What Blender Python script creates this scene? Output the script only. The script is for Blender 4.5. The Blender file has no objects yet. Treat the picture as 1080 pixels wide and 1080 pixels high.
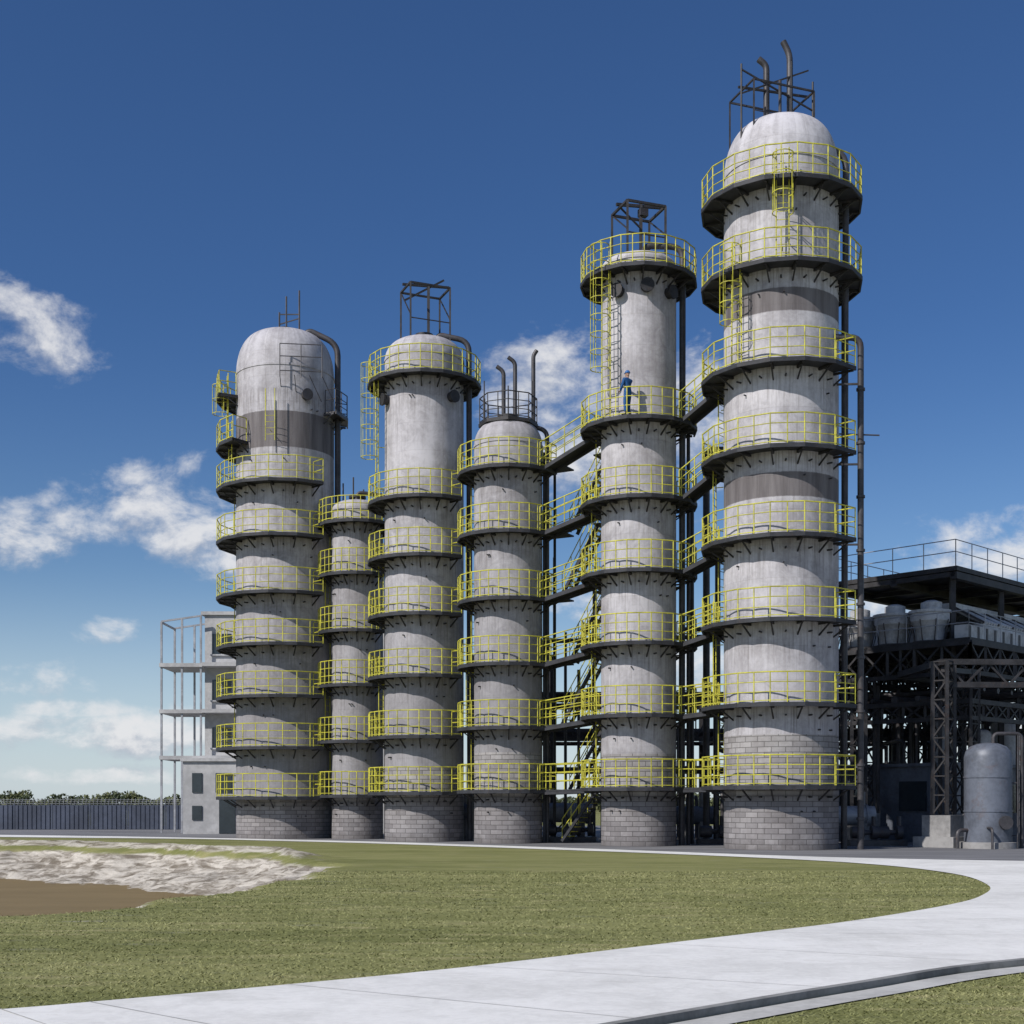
import bpy, math, random
import numpy as np
from mathutils import Vector, Matrix
random.seed(7); np.random.seed(7)
S=bpy.context.scene
COL=S.collection
F=1400.0; H=848.0; CH=1.7
# ---------------------------------------------------------------- nodes
class NT:
    def __init__(s,nt): s.nt=nt; s.n=nt.nodes; s.l=nt.links
    def node(s,t,**k):
        n=s.n.new(t)
        for a,b in k.items(): setattr(n,a,b)
        return n
    def set(s,sock,v):
        if v is None: return
        if isinstance(v,bpy.types.NodeSocket): s.l.new(v,sock)
        else: sock.default_value=v
    def m(s,op,a,b=None,c=None,clamp=False):
        n=s.node('ShaderNodeMath',operation=op,use_clamp=clamp)
        s.set(n.inputs[0],a); s.set(n.inputs[1],b); s.set(n.inputs[2],c)
        return n.outputs[0]
    def ss(s,v,a,b,lo=0.0,hi=1.0):
        n=s.node('ShaderNodeMapRange',interpolation_type='SMOOTHSTEP')
        s.set(n.inputs[0],v); s.set(n.inputs[1],a); s.set(n.inputs[2],b); s.set(n.inputs[3],lo); s.set(n.inputs[4],hi)
        return n.outputs[0]
    def mix(s,f,a,b,bt='MIX'):
        n=s.node('ShaderNodeMix',data_type='RGBA',blend_type=bt)
        s.set(n.inputs[0],f)
        s.set(n.inputs[6],a if isinstance(a,bpy.types.NodeSocket) else (*a[:3],1))
        s.set(n.inputs[7],b if isinstance(b,bpy.types.NodeSocket) else (*b[:3],1))
        return n.outputs[2]
    def noise(s,v,scale,detail=4,rough=0.55,dist=0.0):
        n=s.node('ShaderNodeTexNoise'); s.set(n.inputs['Vector'],v)
        n.inputs['Scale'].default_value=scale; n.inputs['Detail'].default_value=detail
        n.inputs['Roughness'].default_value=rough; n.inputs['Distortion'].default_value=dist
        return n.outputs[0]
    def mapv(s,v,sc=(1,1,1),loc=(0,0,0)):
        n=s.node('ShaderNodeMapping'); s.l.new(v,n.inputs[0]); n.inputs['Scale'].default_value=sc; n.inputs['Location'].default_value=loc
        return n.outputs[0]
    def sep(s,v):
        n=s.node('ShaderNodeSeparateXYZ'); s.l.new(v,n.inputs[0]); return n.outputs
    def bump(s,h,strength=0.3,dist=0.02):
        n=s.node('ShaderNodeBump'); s.l.new(h,n.inputs['Height']); n.inputs['Strength'].default_value=strength; n.inputs['Distance'].default_value=dist
        return n.outputs[0]
def newmat(name):
    m=bpy.data.materials.new(name); m.use_nodes=True
    t=NT(m.node_tree); b=m.node_tree.nodes['Principled BSDF']
    return m,t,b
def paint(name,c,rough=0.55,metal=0.0,var=0.35,sc=3.0,rust=0.0):
    m,t,b=newmat(name)
    tc=t.node('ShaderNodeTexCoord').outputs['Object']
    n=t.noise(tc,sc,4,0.6)
    n2=t.noise(tc,sc*9,3,0.6)
    f=t.m('ADD',t.m('MULTIPLY',n,0.7),t.m('MULTIPLY',n2,0.3))
    f=t.ss(f,0.35,0.65)
    lo=[x*(1-var) for x in c]; hi=[min(1,x*(1+var*0.5)) for x in c]
    col=t.mix(f,lo,hi)
    if rust>0:
        r=t.ss(t.noise(tc,sc*2.3,6,0.7),0.56,0.66,0,rust)
        col=t.mix(r,col,(0.10,0.045,0.022))
    t.l.new(col,b.inputs['Base Color'])
    b.inputs['Roughness'].default_value=rough; b.inputs['Metallic'].default_value=metal
    t.l.new(t.bump(n2,0.2,0.01),b.inputs['Normal'])
    return m
M_yel=paint('yellow_rail_paint',(0.52,0.49,0.045),0.5,0,0.4,2.0,0.35)
M_dark=paint('dark_steel',(0.035,0.034,0.038),0.6,0.2,0.5,2.0,0.25)
M_deck=paint('deck_steel',(0.036,0.038,0.046),0.65,0.2,0.4,2.0,0.2)
M_pipe=paint('pipe_steel',(0.065,0.062,0.068),0.5,0.2,0.4,1.5,0.3)
M_grey=paint('grey_steel',(0.33,0.34,0.37),0.5,0.2,0.3,1.5,0.2)
M_white=paint('weathered_white_paint',(0.47,0.475,0.49),0.55,0,0.35,0.9,0.3)
M_tank=paint('tank_paint_shaded',(0.12,0.135,0.17),0.5,0.1,0.35,0.8,0.25)  # base colour set darker to hold the shade over the tank
M_conc=paint('concrete',(0.27,0.265,0.265),0.9,0,0.35,0.7)
M_kerb=paint('kerb_concrete',(0.22,0.22,0.215),0.9,0,0.35,1.5)
M_joint=paint('joint_filler',(0.46,0.455,0.44),0.9,0,0.2,1.5)
M_concL=paint('light_render',(0.43,0.43,0.44),0.9,0,0.25,0.5)
M_glass=paint('window_glass',(0.03,0.04,0.05),0.12,0,0.2,1.0)
M_fence=paint('fence_panel',(0.065,0.078,0.115),0.6,0.2,0.3,0.5)
M_blue=paint('coverall_cloth',(0.012,0.085,0.26),0.85,0,0.3,6.0)
M_skin=paint('skin',(0.42,0.25,0.18),0.5,0,0.1,10.0)
M_boot=paint('boot_leather',(0.02,0.018,0.016),0.5,0,0.3,10.0)
M_helm=paint('helmet_plastic',(0.03,0.13,0.36),0.3,0,0.1,10.0)

def shellmat(name,zb,bands,zbot=2.2,tone=1.0,low_dark=0.0,levels=()):
    m,t,b=newmat(name)
    uv=t.node('ShaderNodeTexCoord').outputs['UV']
    tc=t.node('ShaderNodeTexCoord').outputs['Object']
    s=t.sep(uv); v=s[1]
    n1=t.noise(tc,0.45,5,0.62)
    n2=t.noise(t.mapv(uv,(2.4,0.16,1)),1.0,5,0.65)
    n3=t.noise(tc,7.0,5,0.7)
    n4=t.noise(tc,1.7,7,0.75,1.2)
    f=t.m('ADD',t.m('ADD',t.m('MULTIPLY',n1,0.33),t.m('MULTIPLY',n2,0.27)),t.m('ADD',t.m('MULTIPLY',n3,0.12),t.m('MULTIPLY',n4,0.28)))
    f=t.ss(f,0.38,0.61)
    col=t.mix(f,[0.30*tone,0.285*tone,0.30*tone],[0.55*tone,0.535*tone,0.565*tone])
    st=t.noise(t.mapv(uv,(7.0,0.25,1)),1.0,5,0.6)
    col=t.mix(t.ss(st,0.56,0.70,0,0.42),col,(0.18,0.165,0.16))
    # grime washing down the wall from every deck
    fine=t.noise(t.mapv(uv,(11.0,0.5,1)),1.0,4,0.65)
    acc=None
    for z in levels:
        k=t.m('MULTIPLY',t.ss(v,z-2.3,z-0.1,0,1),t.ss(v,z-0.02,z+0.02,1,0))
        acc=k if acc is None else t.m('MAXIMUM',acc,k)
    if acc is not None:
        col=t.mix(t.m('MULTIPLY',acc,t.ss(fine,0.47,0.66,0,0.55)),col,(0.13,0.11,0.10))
    def brick(w,h,mo,c1,c2,mc,off=0.5):
        k=t.node('ShaderNodeTexBrick'); t.l.new(uv,k.inputs['Vector'])
        k.offset=off
        k.inputs['Scale'].default_value=1.0; k.inputs['Brick Width'].default_value=w; k.inputs['Row Height'].default_value=h
        k.inputs['Mortar Size'].default_value=mo; k.inputs['Mortar Smooth'].default_value=0.3; k.inputs['Bias'].default_value=0.0
        k.inputs['Color1'].default_value=(*c1,1); k.inputs['Color2'].default_value=(*c2,1); k.inputs['Mortar'].default_value=(*mc,1)
        return k
    pl=brick(2.3,1.25,0.008,(1,1,1),(0.93,0.93,0.94),(0.82,0.81,0.80))
    col=t.mix(1.0,col,pl.outputs['Color'],'MULTIPLY')
    for (z0,z1) in bands:
        wob=t.m('ADD',v,t.m('MULTIPLY',t.m('SUBTRACT',n3,0.5),0.06))
        mk=t.m('MULTIPLY',t.ss(wob,z0,z0+0.05),t.ss(wob,z1,z1+0.05,1,0))
        dk=t.mix(t.ss(n2,0.35,0.65),(0.11,0.098,0.102),(0.19,0.175,0.18))
        col=t.mix(mk,col,dk)
    if low_dark>0:
        dm=t.ss(t.m('ADD',v,t.m('MULTIPLY',t.m('SUBTRACT',n4,0.5),9.0)),5.0,17.0,low_dark,0.0)
        col=t.mix(dm,col,(0.16,0.155,0.165))  # cladding gets darker towards the bottom, with an uneven edge
    bk=brick(0.52,0.2,0.014,(0.42,0.405,0.405),(0.28,0.268,0.27),(0.15,0.145,0.14))
    bcol=t.mix(1.0,bk.outputs['Color'],t.mix(f,(0.70,0.68,0.68),(1,1,1)),'MULTIPLY')
    bcol=t.mix(t.ss(v,zbot-0.05,zbot,1,0),bcol,t.mix(1.0,bcol,(0.78,0.77,0.78),'MULTIPLY'))  # shade under the lowest deck put into the brick colour
    bcol=t.mix(t.ss(t.m('ADD',v,t.m('MULTIPLY',n4,0.8)),0.35,0.9,0.55,0),bcol,(0.10,0.09,0.085))
    bm=t.ss(v,zb,zb+0.02,1,0)
    col=t.mix(bm,col,bcol)
    t.l.new(col,b.inputs['Base Color'])
    b.inputs['Roughness'].default_value=0.7
    b.inputs['Specular IOR Level'].default_value=0.3
    hh=t.m('ADD',t.m('MULTIPLY',n3,0.35),t.m('SUBTRACT',t.m('MULTIPLY',n4,0.6),t.m('MULTIPLY',t.m('MULTIPLY',bk.outputs['Fac'],bm),1.2)))
    hh=t.m('SUBTRACT',hh,t.m('MULTIPLY',pl.outputs['Fac'],0.3))
    t.l.new(t.bump(hh,0.5,0.03),b.inputs['Normal'])
    return m
# ---------------------------------------------------------------- mesh builder
class MB:
    def __init__(s): s.v=[]; s.f=[]
    def add(s,vs,fs):
        o=len(s.v); s.v.extend([tuple(x) for x in vs]); s.f.extend([tuple(o+i for i in f) for f in fs])
    def tube(s,p,q,r,n=6,r2=None,cap=True,roll=0.0):
        p=Vector(p);q=Vector(q);d=q-p
        if d.length<1e-6: return
        d.normalize(); up=Vector((0,0,1)) if abs(d.z)<0.95 else Vector((0,1,0))
        a=d.cross(up).normalized(); b=d.cross(a)
        r2=r if r2 is None else r2
        vs=[];
        for (c,rr) in ((p,r),(q,r2)):
            for i in range(n):
                t=2*math.pi*(i+0.5)/n+roll
                vs.append(c+a*math.cos(t)*rr+b*math.sin(t)*rr)
        fs=[(i,(i+1)%n,n+(i+1)%n,n+i) for i in range(n)]
        if cap: fs+= [tuple(range(n))[::-1],tuple(range(n,2*n))]
        s.add(vs,fs)
    def beam(s,p,q,w): s.tube(p,q,w*0.7071,4)
    def box(s,c,sz,rot=0.0):
        cx,cy,cz=c; hx,hy,hz=[k/2 for k in sz]; ca,sa=math.cos(rot),math.sin(rot)
        vs=[]
        for z in (-hz,hz):
            for (x,y) in ((-hx,-hy),(hx,-hy),(hx,hy),(-hx,hy)):
                vs.append((cx+x*ca-y*sa,cy+x*sa+y*ca,cz+z))
        s.add(vs,[(0,3,2,1),(4,5,6,7),(0,1,5,4),(1,2,6,5),(2,3,7,6),(3,0,4,7)])
    def sweep(s,pts,r,n=12,bend=0.35,closed=False):
        pts=[Vector(p) for p in pts]; out=[pts[0]]
        for i in range(1,len(pts)-1):
            a,b,c=pts[i-1],pts[i],pts[i+1]
            k=min(bend,(a-b).length*0.48,(c-b).length*0.48)
            s0=b+(a-b).normalized()*k; s1=b+(c-b).normalized()*k
            for j in range(6):
                t=j/5; out.append((1-t)**2*s0+2*t*(1-t)*b+t*t*s1)
        out.append(pts[-1])
        rings=[]; prev=None
        for i,p in enumerate(out):
            d=(out[min(i+1,len(out)-1)]-out[max(i-1,0)]).normalized()
            if prev is None:
                up=Vector((0,0,1)) if abs(d.z)<0.9 else Vector((0,1,0)); a=d.cross(up).normalized()
            else:
                a=(prev-d*prev.dot(d)).normalized()
            prev=a; b=d.cross(a)
            rings.append([p+a*math.cos(2*math.pi*k/n)*r+b*math.sin(2*math.pi*k/n)*r for k in range(n)])
        vs=[v for rg in rings for v in rg]; fs=[]
        for i in range(len(rings)-1):
            for k in range(n): fs.append((i*n+k,i*n+(k+1)%n,(i+1)*n+(k+1)%n,(i+1)*n+k))
        fs.append(tuple(range(n))[::-1]); o=(len(rings)-1)*n; fs.append(tuple(range(o,o+n)))
        s.add(vs,fs)
    def lathe(s,c,prof,n=32,axis='Z'):
        vs=[];fs=[]
        for (r,z) in prof:
            for i in range(n):
                t=2*math.pi*i/n
                if axis=='Z': vs.append((c[0]+r*math.cos(t),c[1]+r*math.sin(t),c[2]+z))
                elif axis=='X': vs.append((c[0]+z,c[1]+r*math.cos(t),c[2]+r*math.sin(t)))
                else: vs.append((c[0]+r*math.cos(t),c[1]+z,c[2]-r*math.sin(t)))
        for j in range(len(prof)-1):
            for i in range(n): fs.append((j*n+i,j*n+(i+1)%n,(j+1)*n+(i+1)%n,(j+1)*n+i))
        fs.append(tuple(range(n))[::-1]); o=(len(prof)-1)*n; fs.append(tuple(range(o,o+n)))
        s.add(vs,fs)
    def make(s,name,mat,parent=None,smooth=True,ang=40):
        me=bpy.data.meshes.new(name); me.from_pydata(s.v,[],s.f); me.update()
        me.materials.append(mat)
        if smooth:
            me.polygons.foreach_set('use_smooth',[True]*len(me.polygons))
            me.set_sharp_from_angle(angle=math.radians(ang))
        o=bpy.data.objects.new(name,me); COL.objects.link(o)
        if parent: 
            o.parent=parent; o.matrix_parent_inverse=Matrix.Translation(-Vector(parent.location))
        return o
def empty(name,loc=(0,0,0)):
    e=bpy.data.objects.new(name,None); e.location=loc; e.empty_display_size=0.5; COL.objects.link(e); return e
# ---------------------------------------------------------------- tower parts
def P(c,R,a,z):
    a=math.radians(a); return Vector((c[0]+R*math.sin(a),c[1]-R*math.cos(a),z))
def platform(dk,br,rl,c,ri,ro,z,a0,a1,step=22.5,rail=True,brk=True,gap=None):
    full=(a1-a0)>=359.9
    n=max(2,round((a1-a0)/step)); A=[a0+(a1-a0)*i/n for i in range(n+(0 if full else 1))]
    vs=[];fs=[]
    for a in A:
        vs+= [P(c,ri-0.06,a,z),P(c,ro,a,z),P(c,ro,a,z-0.15),P(c,ro-0.07,a,z-0.15),P(c,ro-0.07,a,z-0.06),P(c,ri-0.06,a,z-0.06)]
    m=len(A)
    for i in range(m if full else m-1):
        j=(i+1)%m
        for k in range(6):
            l=(k+1)%6; fs.append((i*6+k,i*6+l,j*6+l,j*6+k))
    if not full: fs+=[tuple(range(6)),tuple(range((m-1)*6,m*6))[::-1]]
    dk.add(vs,fs)
    if brk:
        for i,a in enumerate(A):
            br.beam(P(c,ri-0.03,a,z-0.12),P(c,ro-0.12,a,z-0.12),0.08)
            br.beam(P(c,ri-0.02,a,z-0.55),P(c,ri+(ro-ri)*0.62,a,z-0.16),0.05)
            if not(i==m-1 and not full):
                b_=a+(a1-a0)/n/2
                br.tube(P(c,ri-0.03,b_,z-0.42),P(c,ri+0.22,b_,z-0.42),0.035,6)
    if rail:
        rr=ro-0.05
        for i in range(m if full else m-1):
            aa=A[i]; ab=A[i]+(a1-a0)/n
            p=P(c,rr,aa,z); q=P(c,rr,ab,z); mid=(p+q)/2
            for h in (1.1,0.74,0.38): rl.tube(p+Vector((0,0,h)),q+Vector((0,0,h)),0.027 if h>1 else 0.02,5,cap=False)
            rl.beam(p+Vector((0,0,0.07)),q+Vector((0,0,0.07)),0.03)
            for x in ([p,mid] if (full or i<m-2) else [p,mid,q]):
                rl.tube(x,x+Vector((0,0,1.1)),0.024,5)
        if not full:
            for a in (A[0],A[-1]):
                p=P(c,rr,a,z); q=P(c,ri+0.1,a,z)
                for h in (1.1,0.6): rl.tube(p+Vector((0,0,h)),q+Vector((0,0,h)),0.024,5,cap=False)
                rl.tube(q,q+Vector((0,0,1.1)),0.024,5)
def ladder(mb,c,R,a,z0,z1,cage=True,hw=0.23):
    base=P(c,R,a,0); t=math.radians(a); out=Vector((math.sin(t),-math.cos(t),0)); sd=Vector((math.cos(t),math.sin(t),0))
    for s_ in (-1,1): mb.tube(base+sd*hw*s_+Vector((0,0,z0)),base+sd*hw*s_+Vector((0,0,z1+1.1)),0.026,5)
    z=z0+0.3
    while z<z1: mb.tube(base-sd*hw+Vector((0,0,z)),base+sd*hw+Vector((0,0,z)),0.014,5,cap=False); z+=0.3
    z=z0+0.5
    while z<z1:
        mb.tube(base+Vector((0,0,z)),base-out*0.35+Vector((0,0,z)),0.02,5,cap=False); z+=2
    if cage:
        zs=[]; z=z0+2.0 if z1-z0>4 else z0+1.6
        while z<z1+1.15: zs.append(z); z+=0.7
        def cp(k,z): 
            th=math.radians(k); return base+out*(0.36+0.38*math.sin(th))+sd*(0.38*math.cos(th))+Vector((0,0,z))
        ks=list(range(-50,231,28))
        for z in zs:
            pts=[base+sd*hw+Vector((0,0,z))]+[cp(k,z) for k in ks]+[base-sd*hw+Vector((0,0,z))]
            for u,w in zip(pts[:-1],pts[1:]): mb.tube(u,w,0.02,4,cap=False)
        for k in (-20,35,90,145,200): mb.tube(cp(k,zs[0]),cp(k,zs[-1]),0.016,4)
def shell(name,c,r,zs,ztop,mat,par,n=96,sq=0.62):
    prof=[(r,-0.1),(r,zs),(r+0.03,zs),(r+0.03,zs+0.1),(r,zs+0.1)]
    z0=zs+0.1; hh=ztop-z0
    for k in range(1,19):
        t=k/18*math.pi/2
        prof.append((max(r*math.cos(t)**sq if k<18 else 0.02,0.02),z0+hh*math.sin(t)))
    N=n
    verts=[];faces=[];uvs=[]
    for (rr,zz) in prof:
        for i in range(N+1):
            t=2*math.pi*i/N+math.pi/2
            verts.append((c[0]+rr*math.cos(t),c[1]+rr*math.sin(t),zz)); uvs.append((2*math.pi*i/N*r,zz))
    for j in range(len(prof)-1):
        for i in range(N): faces.append((j*(N+1)+i,j*(N+1)+i+1,(j+1)*(N+1)+i+1,(j+1)*(N+1)+i))
    me=bpy.data.meshes.new(name); me.from_pydata(verts,[],faces); me.update()
    l=me.uv_layers.new(name='UVMap')
    for p in me.polygons:
        for li,vi in zip(p.loop_indices,p.vertices): l.data[li].uv=uvs[vi]
    me.polygons.foreach_set('use_smooth',[True]*len(me.polygons)); me.set_sharp_from_angle(angle=math.radians(35))
    me.materials.append(mat)
    o=bpy.data.objects.new(name,me); COL.objects.link(o); o.parent=par; o.matrix_parent_inverse=Matrix.Translation(-Vector(par.location))
    return o
def manhole(mb,c,r,a,z,R=0.28):
    p=P(c,r-0.05,a,z); q=P(c,r+0.22,a,z); mb.tube(p,q,R*0.8,16); 
    mb.tube(q,P(c,r+0.30,a,z),R,16)

TW=[
 dict(x=301,d=66.7,r=2.43,zs=23.0,zt=25.3,zb=1.95,bands=[(19.0,20.75)],ro=3.42,low_dark=0.55,
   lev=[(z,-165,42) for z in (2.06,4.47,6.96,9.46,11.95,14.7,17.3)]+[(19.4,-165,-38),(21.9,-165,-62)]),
 dict(x=377,d=65.0,r=1.25,zs=15.9,zt=16.5,zb=1.9,bands=[],ro=1.95,low_dark=0.4,
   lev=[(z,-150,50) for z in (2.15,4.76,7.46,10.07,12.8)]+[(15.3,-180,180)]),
 dict(x=447.5,d=61.0,r=1.81,zs=21.9,zt=23.0,zb=3.3,bands=[],ro=2.62,low_dark=0.5,
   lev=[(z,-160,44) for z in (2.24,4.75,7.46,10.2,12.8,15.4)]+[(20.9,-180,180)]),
 dict(x=536,d=58.0,r=1.49,zs=17.2,zt=18.4,zb=3.9,bands=[],ro=2.25,low_dark=0.55,
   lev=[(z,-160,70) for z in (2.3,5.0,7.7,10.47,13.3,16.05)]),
 dict(x=673.5,d=54.4,r=1.53,zs=23.5,zt=24.0,zb=3.7,bands=[],ro=2.4,low_dark=0.2,
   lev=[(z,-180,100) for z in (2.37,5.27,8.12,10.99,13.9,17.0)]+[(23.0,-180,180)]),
 dict(x=823.5,d=50.7,r=2.15,zs=25.5,zt=27.6,zb=4.25,bands=[(12.95,13.85),(19.75,20.6)],ro=3.05,low_dark=0.15,
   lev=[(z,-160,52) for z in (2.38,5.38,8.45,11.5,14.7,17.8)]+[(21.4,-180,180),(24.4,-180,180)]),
]
TC=[];TE=[]
for i,T in enumerate(TW):
    c=((T['x']-540)/F*T['d'],T['d']); TC.append(c)
    e=empty('distillation_column' if i==0 else 'distillation_column.%03d'%i,(c[0],c[1],0)); TE.append(e)
    mt=shellmat('column_cladding_%d'%i,T['zb'],T['bands'],tone=[0.97,0.92,1.0,0.92,1.04,1.06][i],zbot=2.1,low_dark=T['low_dark'],levels=[l[0] for l in T['lev']])
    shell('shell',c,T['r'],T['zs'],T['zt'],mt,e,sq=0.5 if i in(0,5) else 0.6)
    dk,br,rl=MB(),MB(),MB()
    for (z,a0,a1) in T['lev']:
        platform(dk,br,rl,c,T['r'],T['ro'],z,a0,a1)
    rnd=random.Random(i)
    br.lathe((c[0],c[1],T['zt']-0.25),[(0.3,0),(0.3,0.4),(0.42,0.4),(0.42,0.5),(0.1,0.55)],20)
    dk.make('platform_decks',M_deck,e,False); 
    lv=T['lev']
    for k in range(len(lv)-1):
        if i in (2,) and k==len(lv)-2: continue
        if i==4 and k==len(lv)-2: continue
        if i==5 and k>=5: continue
        if i==0 and k>=6: continue
        ladder(rl,c,T['r']+0.42,(-112 if k%2 else -128),lv[k][0],lv[k+1][0],False)
    if i==4: 
        ladder(rl,c,T['r']+0.42,-47,17.0,23.0,True)
        manhole(br,c,T['r'],6,22.3); manhole(br,c,T['r'],45,22.2); manhole(br,c,T['r'],-35,22.2)
    if i==2:
        ladder(rl,c,T['r']+0.42,-70,15.4,20.9,True); manhole(br,c,T['r'],45,20.0); manhole(br,c,T['r'],-62,20.0)
    if i==5:
        ladder(rl,c,T['r']+0.45,-10,21.4,24.4,True); ladder(rl,c,T['r']+0.42,-50,17.8,21.4,True)
    if i==0:
        ladder(rl,c,T['r']+0.42,-5,19.2,20.6,False); ladder(rl,c,T['r']+0.42,-60,17.3,19.4,False); ladder(rl,c,T['r']+0.42,-72,19.4,21.9,True)
    for k,(z,a0,a1) in enumerate(lv):
        for q in range(2):
            a=rnd.uniform(-60,50); br.tube(P(c,T['r']-0.05,a,z-0.95),P(c,T['r']+0.12,a,z-0.95),0.03,6)
    br.make('brackets_and_nozzles',M_dark,e); rl.make('railings_and_ladders',M_yel,e)

U=lambda z:Vector((0,0,z))
def mast(mb,c,w,dp,z0,z1,bw=0.07,roll=0.35,lean=0.35):
    ca,sa=math.cos(roll),math.sin(roll)
    g=lambda x,y,z:Vector((c[0]+x*ca-y*sa,c[1]+x*sa+y*ca,z))
    for s_ in (-1,1):
        for y in (-dp,dp): mb.beam(g(s_*w,y,z0),g(s_*w,y,z1),bw)
        mb.beam(g(s_*w,-dp,z1),g(s_*w,dp,z1),bw); 
        mb.beam(g(s_*w,-dp,(z0+z1)/2),g(s_*w,dp,z1),bw*0.55)
    for y in (-dp,dp): mb.beam(g(-w,y,z1),g(w,y,z1),bw)
    mb.beam(g(-w-0.15,0,z1+0.12),g(w+lean,0,z1+0.3),bw*1.2)
    mb.beam(g(-w,-dp,z0+(z1-z0)*0.45),g(w,-dp,z0+(z1-z0)*0.45),bw*0.5)
    return g
# tallest column head
mb=MB(); c=TC[5]
ztp=26.6
g=mast(mb,(c[0]-0.35,c[1]),1.3,0.9,ztp,28.7,0.06,0.35)
for x,zt in ((-1.6,29.4),(1.5,29.3),(0.55,29.9)): mb.tube(g(x,-0.5,ztp),g(x,-0.5,zt),0.04,6)
mb.beam(g(-1.6,-0.5,29.2),g(1.5,-0.5,28.2),0.05); mb.beam(g(-1.6,-0.5,28.3),g(1.3,-0.5,29.7),0.05)
mb.make('top_frame',M_dark,TE[5])
mb=MB()
mb.sweep([(c[0]-0.55,c[1],27.2),(c[0]-0.55,c[1],29.9),(c[0]-0.85,c[1],30.15)],0.12,12,0.3)
mb.sweep([(c[0]+0.3,c[1]-0.2,27.2),(c[0]+0.3,c[1]-0.2,30.2),(c[0]+0.05,c[1]-0.2,30.7)],0.12,12,0.3)
mb.tube((c[0]-0.15,c[1]-0.6,26.9),(c[0]-0.15,c[1]-0.6,29.0),0.06,8)
mb.make('vent_pipes',M_pipe,TE[5])
mb=MB(); d=c[1]
x1=(888-540)/F*d; x2=(899-540)/F*d
mb.sweep([(c[0]+0.7,d-0.6,26.6),(x1,d-0.6,26.3),(x1,d-0.3,0)],0.12,12,0.6)
mb.sweep([(c[0]+1.5,d-1.2,19.1),(x2,d-1.2,19.1),(x2,d-1.2,0)],0.12,12,0.4)
mb.sweep([(c[0]+2.5,d+0.4,21),(c[0]+2.5,d+0.4,0)],0.09,10)
mb.tube((x1-0.4,d-1.2,15.5),(x2+0.7,d-1.2,15.45),0.03,6)
for z in range(2,19,3): mb.beam((c[0]+1.6,d-1.0,z+0.4),(x2+0.1,d-1.1,z+0.4),0.07)
for z in range(1,19,2): mb.lathe((x2,d-1.2,z+0.1),[(0.121,0),(0.165,0.01),(0.165,0.1),(0.121,0.11)],12)
mb.make('riser_pipes',M_pipe,TE[5])
mb=MB(); c=TC[4]
g=mast(mb,c,0.85,0.75,23.7,26.0,0.09,0.35,0.3)
mb.beam(g(0.1,0,23.9),g(0.1,0,26.3),0.13); mb.beam(g(0.1,0,25.3),g(-0.8,0,26.0),0.06); mb.box(g(0.2,0,25.95),(0.35,0.3,0.3),0.35)
mb.make('top_frame',M_dark,TE[4]); mb=MB(); d=c[1]
xr=(719-540)/F*d
mb.sweep([(c[0]+0.2,d-0.2,23.8),(c[0]+0.2,d-0.2,24.5),(xr,d-0.3,24.4),(xr,d,0)],0.13,12,0.5)
mb.sweep([(xr+0.35,d+0.6,17),(xr+0.35,d+0.6,0)],0.08,10)
mb.make('riser_pipes',M_pipe,TE[4])
mb=MB(); c=TC[3]; d=c[1]
mbp=MB()
for dx,zt in ((-0.2,20.6),(0.3,21.0),(1.1,21.3)):
    mbp.sweep([(c[0]+dx,d,17.6),(c[0]+dx,d,zt),(c[0]+dx-0.3 if dx<1 else c[0]+dx+0.15,d,zt+0.22)],0.09,10,0.25)
mbp.sweep([(c[0]+1.1,d,18.2),(c[0]+1.7,d,18.0),(c[0]+1.7,d,0)],0.1,10,0.3)
mbp.make('vent_pipes',M_pipe,TE[3])
platform(mb,mb,mb,c,0.3,1.3,18.3,-180,180,45,True,False)
for k in range(6): mb.tube(P(c,1.2,k*60,18.3),P(c,1.2,k*60,20.0 if k%2 else 19.6),0.03,5)
mb.make('top_frame',M_dark,TE[3])
mb=MB(); c=TC[2]; d=c[1]
g=mast(mb,(c[0]+0.05,d),0.95,0.7,22.4,25.3,0.08,0.4,0.2)
mb.beam(g(0.15,0,22.5),g(0.15,0,25.6),0.12); mb.beam(g(-1.0,0,24.7),g(0.9,0,25.9),0.08)
mb.make('top_frame',M_dark,TE[2]); mb=MB()
xr=(497-540)/F*d
mb.sweep([(c[0]+0.6,d-0.2,22.6),(c[0]+0.6,d-0.2,23.2),(xr-0.1,d-0.2,22.9),(xr-0.05,d-0.1,0)],0.13,12,0.5)
mb.make('riser_pipes',M_pipe,TE[2])
mb=MB(); c=TC[1]; d=c[1]
for dx,h in ((-0.7,17.4),(0.3,17.1),(-0.2,17.7)): mb.tube((c[0]+dx,d,15.8),(c[0]+dx,d,h),0.04,6)
mb.sweep([(c[0],d-0.3,16.3),(c[0],d-0.3,16.9),(c[0]+1.4,d,16.8),(c[0]+1.4,d,0)],0.09,10,0.3)
mb.make('vent_pipes',M_pipe,TE[1])
mb=MB(); c=TC[0]; d=c[1]
for dx,h in ((0.05,27.2),(0.7,27.5),(-0.3,26.4)): mb.tube((c[0]+dx,d,25.0),(c[0]+dx,d,h),0.045,6)
mb.beam((c[0]-0.3,d,26.3),(c[0]+0.7,d,26.3),0.05); mb.beam((c[0]-0.3,d,25.8),(c[0]+0.7,d,26.1),0.05)
xr=(357-540)/F*d
mb.sweep([(c[0]+0.9,d-0.3,24.9),(c[0]+1.2,d-0.3,25.4),(xr,d-0.3,24.7),(xr,d-0.3,0)],0.15,12,0.6)
a=c[0]+0.2
for z in (22.6,23.3,23.9): mb.tube((a,d-2.75,z),(a+2.0,d-2.5,z),0.025,5)
for x in (0,1.0,2.0): mb.tube((a+x,d-2.75+x*0.12,22.3),(a+x,d-2.75+x*0.12,23.9),0.025,5)
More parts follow.
